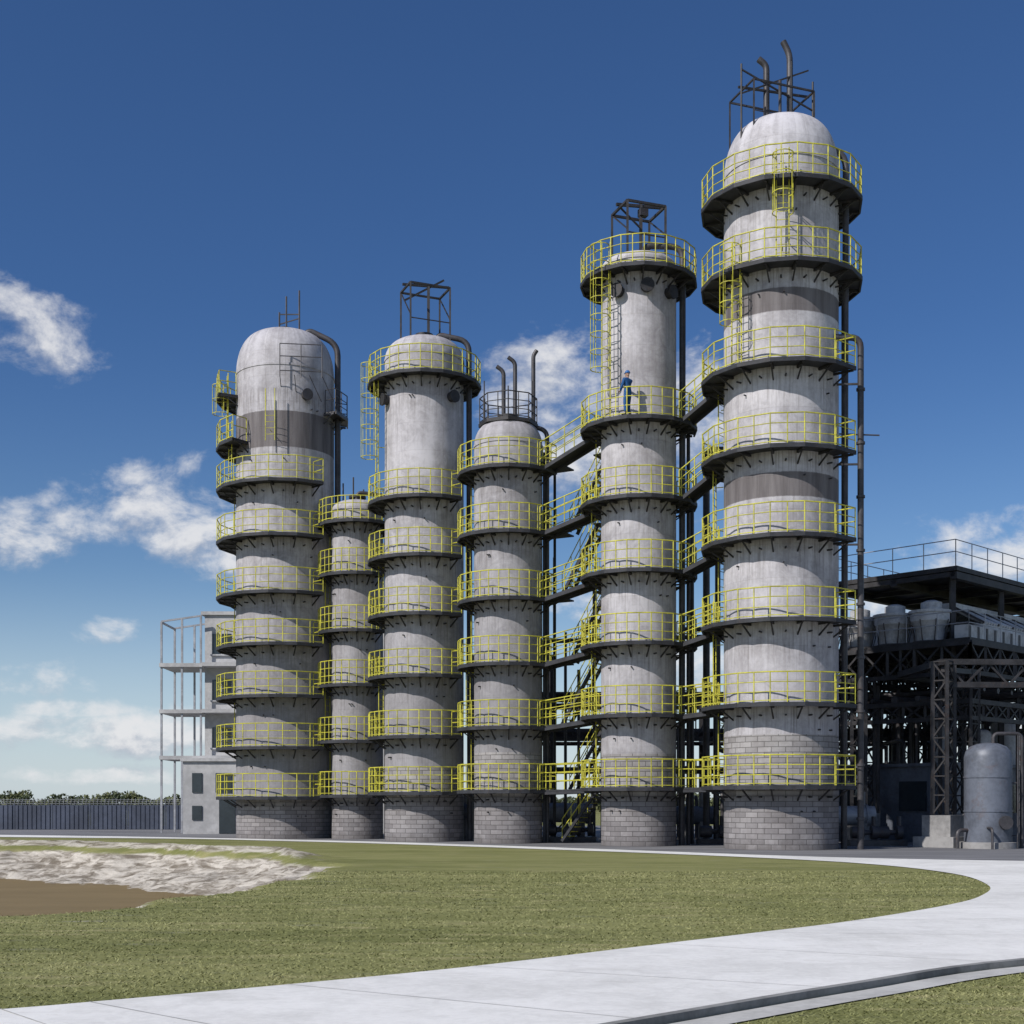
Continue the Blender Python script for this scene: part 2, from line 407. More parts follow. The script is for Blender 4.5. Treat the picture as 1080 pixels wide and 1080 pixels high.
for x in (0,0.7,1.4,2.0): mb.tube((a+x,d-2.75+x*0.12,22.4),(a+x+0.5*(x>1),d-2.0,21.3),0.02,5)
manhole(mb,c,2.43,33,21.6)
platform(mb,mb,mb,(c[0],d),2.43,3.2,21.0,60,110,20)
mb.make('pipes_and_masts',M_pipe,TE[0])
# ---------------------------------------------------------------- bridges & stair
def bridge(dk,rl,p,q,w=0.8):
    p=Vector(p);q=Vector(q);d=(q-p); s=Vector((-d.y,d.x,0)).normalized()*w/2
    vs=[p-s,q-s,q+s,p+s]; vs=vs+[v-Vector((0,0,0.06)) for v in vs]
    dk.add(vs,[(0,1,2,3),(7,6,5,4),(0,4,5,1),(1,5,6,2),(2,6,7,3),(3,7,4,0)])
    for sg in (-1,1):
        a=p+s*sg*0.98;b=q+s*sg*0.98
        dk.beam(a-Vector((0,0,0.13)),b-Vector((0,0,0.13)),0.12)
        for h in (1.1,0.74,0.38): rl.tube(a+Vector((0,0,h)),b+Vector((0,0,h)),0.027 if h>1 else 0.02,5)
        n=max(2,int(d.length/0.9))
        for i in range(n+1):
            x=a.lerp(b,i/n); rl.tube(x,x+Vector((0,0,1.1)),0.024,5)
E=empty('access_walkway',(2.5,55,0)); dk,rl=MB(),MB()
def edgept(i,j,z,off):
    a=Vector(TC[i]);b=Vector(TC[j]); d=(b-a).normalized(); p=a+d*off; return Vector((p.x,p.y,z))
L4=[l[0] for l in TW[3]['lev']];L5=[l[0] for l in TW[4]['lev']];L6=[l[0] for l in TW[5]['lev']]
for k in range(6):
    p=edgept(3,4,L4[k]-0.02,1.9);q=edgept(4,3,L5[k]-0.02,2.1); bridge(dk,rl,p,q)
    p=edgept(4,5,L5[k]-0.02,2.1);q=edgept(5,4,L6[k]-0.02,2.8); bridge(dk,rl,p,q)
def stair(dk,rl,p,q,w=0.7):
    p=Vector(p);q=Vector(q); d=q-p; s=Vector((-d.y,d.x,0)).normalized()*w/2
    for sg in (-1,1):
        dk.beam(p+s*sg,q+s*sg,0.12)
        for h in (0.95,0.5): rl.tube(p+s*sg+Vector((0,0,h)),q+s*sg+Vector((0,0,h)),0.022,5)
        for i in range(5): 
            x=p.lerp(q,i/4)+s*sg; rl.tube(x,x+Vector((0,0,0.95)),0.02,5)
    n=int(d.z/0.2)
    for i in range(1,n):
        x=p.lerp(q,i/n); rl.box((x.x,x.y,x.z),(0.2,w*0.95,0.025),math.atan2(d.y,d.x))
zs=[0.1]+[(L4[k]+L5[k])/2 for k in range(6)]
ax=Vector((2.35,57.7,0)); bx=Vector((3.85,56.8,0))
for k in range(6):
    off=Vector((0.35,0.62,0))*(k%2)
    stair(dk,rl,ax+off+Vector((0,0,zs[k])),bx+off+Vector((0,0,zs[k+1])))
    dk.box((bx.x+0.45,bx.y+0.1,zs[k+1]-0.03),(0.9,1.9,0.06),-0.5)
    dk.box((ax.x-0.45,ax.y+0.5,zs[k+1]-0.035),(0.9,1.9,0.06),-0.5)
for p in ((1.4,57.8),(1.9,59.0),(4.3,56.2),(4.9,57.4)): dk.beam((p[0],p[1],0),(p[0],p[1],17),0.12)
dk.make('walkway_decks',M_deck,E,False); rl.make('walkway_railings',M_yel,E)

E=empty('process_piping',(6,57,0)); mb=MB()
xa=(745-540)/F*57
mb.sweep([(xa-0.2+1,57,16.9),(xa,57,16.9),(xa,57,0)],0.15,12,0.5)
mb.sweep([(xa-0.7,56.4,14.4),(xa-0.7,56.4,0)],0.09,10)
mb.sweep([(xa+0.55,57.4,12.2),(xa+0.55,57.4,4),(xa+3.5,58,4)],0.12,10)
mb.sweep([(xa-1.2,57,9.2),(xa+0.4,57,9.2),(xa+0.4,57,0)],0.1,10,0.3)
xa=(585-540)/F*60
for dx,z in ((0,12.9),(0.5,9.5),(1.1,7.8),(1.8,11.8)): mb.sweep([(xa+dx,60.3,z),(xa+dx,60.3,0)],0.07,8)
for z in (3.2,6.1,9): mb.sweep([(-1,60.2,z),(9,58.6,z+0.1)],0.1,8)
mb.make('pipes',M_pipe,E)
# ---------------------------------------------------------------- air cooler structure
C0=Vector((19.1,57,0)); e1=Vector((-0.7,0.714,0)).normalized(); e2=Vector((0.714,0.7,0)).normalized(); ROT=math.atan2(e2.y,e2.x)
def L(a,b,z): 
    v=C0+e2*a+e1*b; return Vector((v.x,v.y,z))
def lbox(mb,a0,a1,b0,b1,z0,z1):
    mb.box(L((a0+a1)/2,(b0+b1)/2,(z0+z1)/2),(a1-a0,b1-b0,z1-z0),ROT)
E=empty('air_cooler_structure',tuple(C0))
mb=MB()
lbox(mb,0,15,0,6.2,11.75,11.95)
for b in (0.15,3,6): mb.beam(L(0,b,11.55),L(15,b,11.55),0.3)
for a in range(0,16,3): mb.beam(L(a+0.1,0.1,11.6),L(a+0.1,6,11.6),0.2)
for a in (0.4,5,10,14.5):
    for b in (0.4,5.8): mb.beam(L(a,b,0),L(a,b,11.6),0.22)
lbox(mb,-1.2,15,-1.2,9,8.55,8.67)
def truss(p,q,z0,z1,n):
    p=Vector(p);q=Vector(q)
    mb.beam(p+U(z1),q+U(z1),0.2); mb.beam(p+U(z0),q+U(z0),0.18)
    for i in range(n):
        a=p.lerp(q,i/n);b=p.lerp(q,(i+1)/n)
        mb.beam(a+U(z0),a+U(z1),0.11); mb.beam(a+U(z0),b+U(z1),0.08); mb.beam(a+U(z1),b+U(z0),0.08)
for b in (-1.2,2,5.4,9): truss(L(-1.2,b,0),L(15,b,0),7.2,8.45,12)
for a in (-1.2,3,7,11,15): truss(L(a,-1.2,0),L(a,9,0),7.2,8.45,8)
truss(L(-1.2,-1.2,0),L(-1.2,9,0),5.3,6.0,10); truss(L(-1.2,-1.2,0),L(15,-1.2,0),5.3,6.0,14)
def lattice(p,z0,z1,w=0.35):
    p=Vector(p); cs=[p+e1*s*w+e2*t*w for s,t in((-1,-1),(1,-1),(1,1),(-1,1))]
    for c_ in cs: mb.beam(c_+U(z0),c_+U(z1),0.13)
    n=int((z1-z0)/0.7)
    for k in range(4):
        for i in range(n):
            za=z0+(z1-z0)*i/n; zb=z0+(z1-z0)*(i+1)/n
            a,b=(cs[k],cs[(k+1)%4]) if i%2 else (cs[(k+1)%4],cs[k])
            mb.beam(a+U(za),b+U(zb),0.06); mb.beam(a+U(zb),b+U(zb),0.05)
for a in (-0.9,5,10.5):
    for b in (-0.9,4,8.6): lattice(L(a,b,0),1.3,7.3)
lattice((17.0,52.3,0),1.3,7.3,0.3); 
mb.beam((17.0,52.3,7.3),L(-1.2,2,7.3),0.25); mb.beam((17.0,52.3,7.0),L(-1.2,-1.2,7.2),0.2)
for z in (7.3,6.4): mb.beam((17.0,52.3,z),(24,52.6,z),0.22)
for k in range(8): mb.beam((17.0+k*0.87,52.3+k*0.04,6.4 if k%2 else 7.3),(17.87+k*0.87,52.34+k*0.04,7.3 if k%2 else 6.4),0.08)
mb.make('steelwork',M_dark,E,False)
mb=MB()
for a in (-0.9,5,10.5):
    for b in (-0.9,4,8.6): lbox(mb,a-0.55,a+0.55,b-0.55,b+0.55,0,1.29)
mb.box((17.0,52.3,0.62),(1.2,1.2,1.28),ROT); mb.box((17.0,52.3,0.2),(1.7,1.7,0.44),ROT)
mb.make('plinths',M_conc,E,False)
mb=MB()
def grail(p,q,z,h=1.15,sp=1.4):
    p=Vector(p);q=Vector(q);n=max(2,int((q-p).length/sp))
    for k in (h,h*0.55): mb.tube((p.x,p.y,z+k),(q.x,q.y,z+k),0.022,5)
    for i in range(n+1):
        x=p.lerp(q,i/n); mb.tube((x.x,x.y,z),(x.x,x.y,z+h),0.022,5)
for z,a0,b1 in ((11.95,0.1,6.1),(8.67,-1.1,8.9)):
    grail(L(a0,a0,0),L(14.9,a0,0),z); grail(L(a0,a0,0),L(a0,b1,0),z); grail(L(a0,b1,0),L(14.9,b1,0),z)
mb.make('handrails',M_grey,E)
mb=MB(); md_=MB()
for k in range(5):
    p=L(-0.1,1.2+k*1.75,8.67); mb.lathe((p.x,p.y,p.z),[(0.6,0),(0.62,0.7),(0.84,0.95),(0.84,1.3),(0.9,1.3),(0.9,1.42),(0.76,1.42),(0.7,1.1)],24)
    mb.lathe((p.x+0.1,p.y+0.1,p.z+1.2),[(0.45,0),(0.45,0.6),(0.2,0.7)],16)
    md_.lathe((p.x,p.y,p.z),[(0.72,0),(0.72,0.1),(0.615,0.11)],20)
    for j in range(8):
        an=j*math.pi/4; md_.beam((p.x+0.64*math.cos(an),p.y+0.64*math.sin(an),p.z+0.05),(p.x+0.87*math.cos(an),p.y+0.87*math.sin(an),p.z+1.0),0.04)
lbox(mb,-0.6,12,-0.8,-0.2,8.7,9.3)
lbox(mb,1.2,12.5,-0.6,2.6,9.32,9.5)
for k in range(46):
    a=1.3+k*0.245; mb.tube(L(a,-0.6,9.55),L(a,0.95,10.35),0.085,8); mb.tube(L(a,2.5,9.55),L(a,1.05,10.35),0.085,8)
lbox(md_,1.15,12.55,-0.45,2.45,9.52,9.6)
for k in range(9): md_.beam(L(1.2+k*1.4,-0.66,9.55),L(1.2+k*1.4,0.9,10.45),0.09)
for k in range(16): lbox(md_,-0.5+k*0.78,-0.35+k*0.78,-0.83,-0.801,8.75,9.25)
lbox(mb,1.1,12.6,0.7,1.25,10.3,10.55)
lbox(mb,3,12.5,3.4,6.2,8.9,10.1)
for k in range(6):
    p=L(3.8+k*1.55,4.8,10.1); mb.lathe((p.x,p.y,p.z),[(0.7,0),(0.66,0.45),(0.72,0.5),(0.6,0.5)],20)
mb.make('cooler_bank',M_white,E); md_.make('cooler_frames',M_pipe,E,False)
mb=MB()
for k in range(7): mb.sweep([L(-1,0.2+k*1.1,6.25),L(15,0.2+k*1.1,6.25)],0.09+0.04*(k%3),8)
for k in range(5): mb.sweep([L(0.5+k*1.3,-1,6.6),L(0.5+k*1.3,9,6.6),L(0.5+k*1.3,9,3)],0.1+0.03*(k%2),8)
rr=random.Random(3)
for k in range(22):
    a=rr.uniform(-0.6,12); b=rr.uniform(-0.5,8); mb.sweep([L(a,b,7.0),L(a,b,rr.uniform(0,3.4))],rr.choice([0.05,0.07,0.1]),8)
mb.make('cooler_pipes',M_pipe,E)
mb=MB()
for a,b,r,h in ((0.8,1.0,0.45,2.4),(4.0,0.9,0.5,1.4),(7,1.2,0.6,2.0)):
    p=L(a,b,3.45); mb.lathe((p.x,p.y,p.z),[(r,0),(r,h),(r*0.9,h+r*0.25),(r*0.6,h+r*0.42),(0.02,h+r*0.5)],24)
mb.make('process_vessels',M_white,E)
E=empty('equipment_building',tuple(L(7,5,0))); mb=MB()
lbox(mb,0.2,16,0.2,11,0,3.35); lbox(mb,0.05,16.15,0.05,11.15,3.352,3.5)
for a in (0.2,4,8,12,16): lbox(mb,a-0.2,a+0.2,0.0,0.198,0,3.35)
mb.make('walls',M_tank,E,False)
mb=MB()
for b in (1.5,4.5,7.5): lbox(mb,0.12,0.198,b,b+1.3,1.4,2.7)
for a in (1.2,5.2,9.2): lbox(mb,a,a+1.6,0.12,0.198,0.02 if a>5 and a<8 else 1.3,2.6)
mb.make('windows_and_door',M_glass,E,False)
tx,ty=18.25,50.9
E=empty('storage_tank',(tx,ty,0)); mb=MB()
R_=0.88
mb.lathe((tx,ty,0),[(R_,0.25),(R_,1.4),(R_+.025,1.4),(R_+.025,1.46),(R_,1.46),(R_,2.7),(R_+.025,2.7),(R_+.025,2.76),(R_,2.76),(R_,3.5),(R_*.93,3.72),(R_*.76,3.9),(R_*.45,4.01),(0.02,4.06)],48)
mb.make('tank_shell',M_tank,E)
mb=MB(); mb.lathe((tx,ty,0),[(1.1,0),(1.1,0.24),(0.95,0.25)],40); mb.make('tank_base',M_conc,E)
mb=MB(); mb.sweep([(tx+0.2,ty,3.95),(tx+0.2,ty,4.4),(tx+1.3,ty,4.4),(tx+1.3,ty,0)],0.07,8,0.25)
mb.sweep([(tx-0.85,ty-0.2,0.7),(tx-1.3,ty-0.4,0.7),(tx-1.3,ty-0.4,0)],0.07,8,0.2)
mb.sweep([(tx-0.3,ty-0.8,0.8),(tx-0.3,ty-1.3,0.8),(tx-0.3,ty-1.3,0)],0.05,8,0.2)
mb.tube((tx+0.35,ty-0.75,1.0),(tx+0.35,ty-0.98,1.0),0.26,16)
ladder(mb,(tx,ty),1.1,62,0,3.2,False); mb.make('tank_piping',M_pipe,E)
# ---------------------------------------------------------------- pipe rack behind
E=empty('pipe_rack',(10,68,0)); mb=MB(); mp=MB()
for X in range(-2,34,4):
    top=9.0 if X<9 else 6.9
    for y in (65,70): mb.beam((X,y,0),(X,y,top),0.26)
    for z in (3.0,4.9,6.8)+((8.9,) if X<9 else ()): mb.beam((X,65,z),(X,70,z),0.24)
    for z in (4.9,6.8): 
        for y in (65,70): mb.beam((X,y,z-0.02),(X+4,y,z-0.02),0.2)
    if X%8==2: mb.beam((X,65,0.2),(X+4,65,4.8),0.08)
    for i in range(4): mb.beam((X+i,65,4.9),(X+i+1,65,6.7),0.07); mb.beam((X+i,65,4.9),(X+i,65,6.7),0.06)
for z,n in ((5.1,9),(7.0,7),(3.2,6)):
    for k in range(n): mp.sweep([(-2,65.4+k*0.5,z+0.15),(32,65.4+k*0.5,z+0.15)],rr.choice([0.08,0.12,0.17]),8)
for k in range(30):
    X=rr.uniform(-1,28);y=rr.uniform(60,64.5); 
    z=rr.uniform(1.5,6.5)
    mp.sweep([(X,65.5,z+0.1),(X,y,z+0.1),(X,y,0)],rr.choice([0.06,0.09]),8,0.3)
mb.make('rack_steel',M_dark,E,False); mp.make('rack_pipes',M_pipe,E)
def exchanger(i,x,y,z,l,r):
    e=empty('heat_exchanger' if i==0 else 'heat_exchanger.%03d'%i,(x,y,0)); m=MB()
    m.lathe((x-l/2,y,z),[(0.05,-0.25),(r*0.7,-0.18),(r,0),(r,0.15),(r*1.15,0.15),(r*1.15,0.27),(r,0.27),(r,l-0.4),(r*1.15,l-0.4),(r*1.15,l-0.28),(r,l-0.28),(r,l),(0.05,l+0.05)],24,'X'); m.make('exchanger_shell',M_tank if i%2 else M_grey,e)
    m=MB()
    for dx in (-l*0.3,l*0.3): m.box((x+dx,y,z/2-r*0.4),(0.25,r*1.5,z-r*0.55)); m.tube((x+dx,y,z+r-0.02),(x+dx,y,z+r+0.6),0.12,10)
    m.make('saddles',M_conc,e)
exchanger(0,2.4,61.5,1.3,2.8,0.45); exchanger(1,7.6,58.6,1.2,2.6,0.4); exchanger(2,14.2,56.5,1.2,2.4,0.42); exchanger(3,-2.7,62.0,1.3,1.6,0.4); exchanger(4,7.2,60.2,1.2,2.6,0.4)
for i,(x,y) in enumerate(((8.4,55.6),(2.0,59.0),(14.2,53.5),(15.3,53.8),(3.1,59.2))):
    e=empty('pump' if i==0 else 'pump.%03d'%i,(x,y,0)); m=MB()
    m.box((x,y,0.12),(1.3,0.6,0.24)); m.lathe((x-0.55,y,0.55),[(0.05,0),(0.24,0.02),(0.25,0.5),(0.12,0.55),(0.08,0.8),(0.28,0.82),(0.28,1.05),(0.1,1.1)],16,'X'); m.tube((x+0.38,y,0.6),(x+0.38,y,1.2),0.09,8)
    m.make('pump_body',M_pipe,e)
# ---------------------------------------------------------------- left building
E=empty('plant_building',(-14,80,0)); mb=MB()
d=78
xl=(216-540)/F*d
mb.box(((xl-6)/2,d+5,6.4),(-6-xl,10,12.8)); mb.box(((xl-6)/2-0.05,d+5,12.9),(-6-xl+0.3,10.3,0.2))
mb.make('walls',M_concL,E,False)
mb=MB()
for z in (9.8,7.1,4.4):
    mb.box((xl-1.25,d+1.0,z),(2.5,3.4,0.22)); mb.box((xl+1.6,d-0.6,z),(3.0,1.19,0.22))
mb.make('balcony_slabs',M_concL,E,False)
mb=MB()
for x in (xl-2.4,xl-1.2,xl-0.1):
    for y in (d-0.55,d+2.5): mb.beam((x,y,0),(x,y,12.7-(0.0 if x>xl-1 else (xl-x)*0.15)),0.11)
for y in (d-0.55,d+2.5): mb.beam((xl-2.4,y,12.35),(xl-0.1,y,12.68),0.1)
mb.beam((xl-2.4,d-0.55,12.3),(xl-2.4,d+2.5,12.3),0.1)
mb.make('balcony_frame',M_grey,E,False)
mb=MB()
for z in (2.0,5.4,8.2,10.9):
    for x in (xl+1.0,xl+3.2,xl+5.4): mb.box((x,d-0.02,z+0.2),(1.1,0.08,1.2))
mb.make('windows',M_glass,E,False)
mb=MB()
for z in (2.0,5.4,8.2,10.9):
    for x in (xl+1.0,xl+3.2,xl+5.4): mb.box((x,d-0.06,z-0.45),(1.3,0.16,0.08)); mb.box((x,d-0.065,z+0.2),(0.05,0.05,1.2))
mb.make('window_sills',M_white,E,False)
E=empty('annex_building',(-17,74,0)); mb=MB(); d=75.0; xl=(193-540)/F*d; xr=(262-540)/F*d
mb.box(((xl+xr)/2,d+1.2,2.05),(xr-xl,2.4,4.1)); mb.box(((xl+xr)/2,d+1.15,4.2),(xr-xl+0.25,2.6,0.18)); mb.make('walls',M_concL,E,False)
mb=MB(); 
for x,z,w,h in ((xl+0.8,2.9,0.55,1.1),(xl+2.3,2.9,0.9,1.1),(xl+0.8,1.2,0.55,0.8),(xl+2.5,1.05,0.9,2.05)): mb.box((x,d-0.02,z),(w,0.09,h))
mb.make('windows',M_glass,E,False)
# ---------------------------------------------------------------- fence
E=empty('perimeter_fence',(-40,88,0)); mb=MB(); mw=MB(); mpn=MB()
for k in range(33):
    x=-78+k*2.5; 
    if x>-4: continue
    mb.beam((x,88,0),(x,88,1.7),0.1); mpn.box((x+1.25,88,0.83),(2.34,0.06,1.6))
    for j in range(8): mpn.box((x+0.25+j*0.3,87.95,0.83),(0.05,0.05,1.58))
    for h in (1.72,1.85,1.98): mw.tube((x,88,h),(x+2.5,88,h),0.018,4)
    for j in range(10):
        xx=x+j*0.25; mw.tube((xx,88,1.64),(xx+0.08,87.9,2.08),0.016,4)
mpn.make('fence_panels',M_fence,E,False); mb.make('fence_posts',M_fence,E,False); mw.make('razor_wire',M_grey,E,False)
# ---------------------------------------------------------------- ground
def cr(pts,n=6):
    out=[]; P_=[Vector(p) for p in pts]; P_=[P_[0]]+P_+[P_[-1]]
    for i in range(1,len(P_)-2):
        a,b,c_,d_=P_[i-1:i+3]
        for j in range(n):
            t=j/n; out.append(0.5*((2*b)+(-a+c_)*t+(2*a-5*b+4*c_-d_)*t*t+(-a+3*b-3*c_+d_)*t**3))
    out.append(P_[-2]); return out
inner=[(-60,80),(-26.2,68),(-15.6,64.3),(-10.8,60.8),(-5.7,56.7),(2.1,48.6),(7.75,41.75),(10.1,37.2),(10.7,32.2),(9.9,27.6),(8.67,24.5),(7.3,22.2),(4.94,19.2),(3.2,17.4),(1.8,16),(-0.4,13.8),(-2.1,12.4),(-3.6,11.3),(-4.2,10.9),(-6.5,9.5),(-12,7),(-40,3)]
outer=[(-60,86),(-26.5,72),(-15.9,66.4),(-10.6,62.9),(-5.2,58.6),(2.9,50.2),(8.6,43.6),(13,40.3),(22,37),(40,34),(40,30),(40,27),(24,22),(10.5,16.6),(5.4,14),(3.1,12.1),(1.17,10.3),(-0.6,8.6),(-1.6,7.8),(-4,6.2),(-10,3.5),(-40,-1)]
I=cr(inner);O=cr(outer)
def inpoly(x,y,poly):
    c=np.zeros(x.shape,bool); n=len(poly)
    for i in range(n):
        x0,y0=poly[i][:2]; x1,y1=poly[(i+1)%n][:2]
        cond=((y0>y)!=(y1>y)); xi=(x1-x0)*(y-y0)/((y1-y0) if y1!=y0 else 1e-9)+x0
        c^=cond&(x<xi)
    return c
rim=cr([(-13,17.5),(-7.9,20.2),(-5.9,24.5),(-5.0,31),(-5.2,37.5),(-8,43.5),(-14,49),(-24,54),(-44,57),(-52,54),(-54,34),(-46,18),(-28,14),(-13,17.5)],4)
RP=[(p[0],p[1]) for p in rim]
def sdist(x,y):
    d=np.full(x.shape,1e9)
    for i in range(len(RP)-1):
        ax_,ay=RP[i];bx_,by=RP[i+1]; vx,vy=bx_-ax_,by-ay; l2=vx*vx+vy*vy+1e-9
        t=np.clip(((x-ax_)*vx+(y-ay)*vy)/l2,0,1); d=np.minimum(d,np.hypot(x-ax_-t*vx,y-ay-t*vy))
    return np.where(inpoly(x,y,RP),d,-d)
def pit(x,y):
    s=sdist(x,y); s=s+0.5*np.sin(x*0.9+y*0.5)*np.sin(y*0.7-x*0.35)+0.25*np.sin(x*2.3)*np.sin(y*1.9)
    t=np.clip(s/5.2,0,1)
    far=np.clip((y-36)/8,0,1)*np.clip((-4-x)/3,0,1)
    return -1.35*t**0.8*(1.0)+0.30*far*np.exp(-((s-0.1)/0.9)**2)
xs=np.unique(np.concatenate([np.linspace(-3000,-60,12),np.linspace(-60,-44,8),np.linspace(-44,-3,210),np.linspace(-3,60,30),np.linspace(60,3000,12)]))
ys=np.unique(np.concatenate([np.linspace(-60,16,20),np.linspace(16,60,200),np.linspace(60,110,16),np.linspace(110,4000,16)]))
Xg,Yg=np.meshgrid(xs,ys); Zg=pit(Xg,Yg)
rngg=np.random.default_rng(11)
w=(Zg<-0.05)&(Zg>-1.3); Zg=Zg+np.where(w,rngg.uniform(-0.07,0.07,Zg.shape),0)
nx=len(xs); V=np.stack([Xg.ravel(),Yg.ravel(),Zg.ravel()],1)
fc=[(j*nx+i,j*nx+i+1,(j+1)*nx+i+1,(j+1)*nx+i) for j in range(len(ys)-1) for i in range(nx-1)]
me=bpy.data.meshes.new('ground'); me.from_pydata(V.tolist(),[],fc); me.update(); me.polygons.foreach_set('use_smooth',[True]*len(fc))
og=bpy.data.objects.new('ground',me); COL.objects.link(og)
def grasscol(t,pos,lo,hi,dry):
    n1=t.noise(t.mapv(pos,(0.12,0.5,1)),1.0,5,0.6); n2=t.noise(t.mapv(pos,(0.5,2.4,1)),1.2,6,0.62)
    f=t.ss(t.m('ADD',t.m('MULTIPLY',n1,0.5),t.m('MULTIPLY',n2,0.5)),0.36,0.64)
    g=t.mix(f,lo,hi)
    return t.mix(t.ss(n2,0.52,0.70,0,0.55),g,dry),n2
m,t,b=newmat('grass_ground'); pos=t.node('ShaderNodeNewGeometry').outputs['Position']
g,n2=grasscol(t,pos,(0.150,0.160,0.055),(0.245,0.245,0.10),(0.31,0.275,0.15))
n3=t.noise(pos,18,4,0.7)
z=t.sep(pos)[2]
zz=t.m('ADD',z,t.m('MULTIPLY',t.m('SUBTRACT',n2,0.5),0.35))
rk=t.noise(t.mapv(pos,(0.7,0.7,4)),1.4,8,0.68,0.8)
rock=t.mix(t.ss(rk,0.36,0.62),(0.17,0.145,0.115),(0.56,0.52,0.46))
g=t.mix(t.m('MAXIMUM',t.ss(zz,-0.14,-0.02,1,0),t.ss(zz,0.06,0.14,0,0.85)),g,rock)
g=t.mix(t.ss(z,-1.12,-0.98,1,0),g,(0.15,0.11,0.06))
t.l.new(g,b.inputs['Base Color']); b.inputs['Roughness'].default_value=0.95; b.inputs['Specular IOR Level'].default_value=0.15
t.l.new(t.bump(t.m('ADD',n3,t.m('MULTIPLY',rk,2)),0.5,0.05),b.inputs['Normal']); me.materials.append(m)
mb=MB(); mb.add([(p[0],p[1],-1.0) for p in RP[:-1]],[tuple(range(len(RP)-1))])
m,t,b=newmat('muddy_water'); pos=t.node('ShaderNodeNewGeometry').outputs['Position']
n=t.noise(t.mapv(pos,(0.3,0.8,1)),1.0,5,0.6)
t.l.new(t.mix(n,(0.16,0.115,0.05),(0.25,0.185,0.09)),b.inputs['Base Color']); b.inputs['Roughness'].default_value=0.6; b.inputs['Specular IOR Level'].default_value=0.12
t.l.new(t.bump(t.noise(pos,3,4),0.2,0.05),b.inputs['Normal'])
mb.make('pond_water',m,None,False)
def strip(name,A,B,z,mat):
    vs=[(p[0],p[1],z) for p in A]+[(p[0],p[1],z) for p in B]; n=len(A)
    mb=MB(); mb.add(vs,[(i,i+1,n+i+1,n+i) for i in range(n-1)]); return mb.make(name,mat,None,False)
m,t,b=newmat('path_concrete'); pos=t.node('ShaderNodeNewGeometry').outputs['Position']
n1=t.noise(pos,0.35,6,0.6); n2=t.noise(pos,12,5,0.7); n3=t.noise(pos,2.2,8,0.7,0.5)
f=t.ss(t.m('ADD',t.m('ADD',t.m('MULTIPLY',n1,0.45),t.m('MULTIPLY',n2,0.2)),t.m('MULTIPLY',n3,0.35)),0.38,0.60)
c_=t.mix(f,(0.59,0.585,0.57),(0.76,0.755,0.74)); c_=t.mix(t.ss(n3,0.58,0.70,0,0.3),c_,(0.42,0.40,0.36))
c_=t.mix(t.ss(t.noise(t.mapv(pos,(0.5,1.6,1)),1.0,6,0.7),0.55,0.68,0,0.22),c_,(0.40,0.39,0.36))
t.l.new(c_,b.inputs['Base Color']); b.inputs['Roughness'].default_value=0.9; b.inputs['Specular IOR Level'].default_value=0.2
t.l.new(t.bump(n2,0.25,0.01),b.inputs['Normal']); M_path=m
strip('path',I,O,0.016,M_path)
mb=MB()
for i in range(60,118,6):
    a=Vector(I[i]); b_=Vector(O[i]); d_=(b_-a); 
    if d_.length<0.5: continue
    nn=Vector((-d_.y,d_.x)).normalized()*0.006
    mb.add([(*(a-nn),0.0205),(*(b_-nn),0.0205),(*(b_+nn),0.0205),(*(a+nn),0.0205)],[(0,1,2,3)])
mb.make('path_joints',M_joint,None,False)
m,t,b=newmat('asphalt'); pos=t.node('ShaderNodeNewGeometry').outputs['Position']
n1=t.noise(t.mapv(pos,(0.15,0.5,1)),1,6,0.6); n2=t.noise(pos,20,4,0.7)
t.l.new(t.mix(t.ss(t.m('ADD',t.m('MULTIPLY',n1,0.7),t.m('MULTIPLY',n2,0.3)),0.35,0.65),(0.11,0.11,0.118),(0.20,0.20,0.21)),b.inputs['Base Color']); b.inputs['Roughness'].default_value=0.9
t.l.new(t.bump(n2,0.3,0.01),b.inputs['Normal']); M_asph=m
OO=[p for p in O if p[1]>33.5]
strip('asphalt_yard',[(p[0]-0.3,p[1]-0.4) for p in OO],[(p[0]*1.3,104) for p in OO],0.008,M_asph)
def kerb(name,pts,z,w,off=0.0,mat=None):
    mb=MB(); pr=[]
    for i,p in enumerate(pts):
        a=pts[max(i-1,0)];b_=pts[min(i+1,len(pts)-1)]; d_=(Vector(b_)-Vector(a)).normalized(); nn=Vector((-d_.y,d_.x))
        p=Vector(p)+nn*off
        q=p+nn*w; pr.append((p,q))
    vs=[]
    for p,q in pr: vs+=[(p.x,p.y,-0.05),(p.x,p.y,z),(q.x,q.y,z),(q.x,q.y,-0.05)]
    fs=[]
    for i in range(len(pr)-1):
        for j in range(3): fs.append((i*4+j,i*4+j+1,i*4+4+j+1,i*4+4+j))
    mb.add(vs,fs); return mb.make(name,mat or M_conc,None,False)
kp=[p for i,p in enumerate(O) if i>=12*6]
kerb('kerb',kp,0.075,0.09,-0.02,M_kerb)
def offs(pts,o):
    r=[]
    for i,p in enumerate(pts):
        a=pts[max(i-1,0)];b_=pts[min(i+1,len(pts)-1)]; d_=(Vector(b_)-Vector(a)).normalized(); nn=Vector((-d_.y,d_.x)); r.append(Vector(p)+nn*o)
    return r
strip('gutter_strip',offs(kp,0.10),offs(kp,0.42),0.012,M_joint)
N=90000
yy=9.5+ (np.random.rand(N)**1.7)*24; xx=np.random.uniform(-1,1,N)*(yy*0.41)
ok=inpoly(xx,yy,I)&(pit(xx,yy)>-0.03)&(pit(xx,yy)<0.03)
xc=np.random.uniform(1.0,7,24000); yc=np.random.uniform(9.0,14,24000)
okc=~inpoly(xc,yc,[(p[0],p[1]) for p in O]+[(-60,86)])
Oa=np.array([[p[0],p[1]] for p in cr(outer,30)[360:560]])
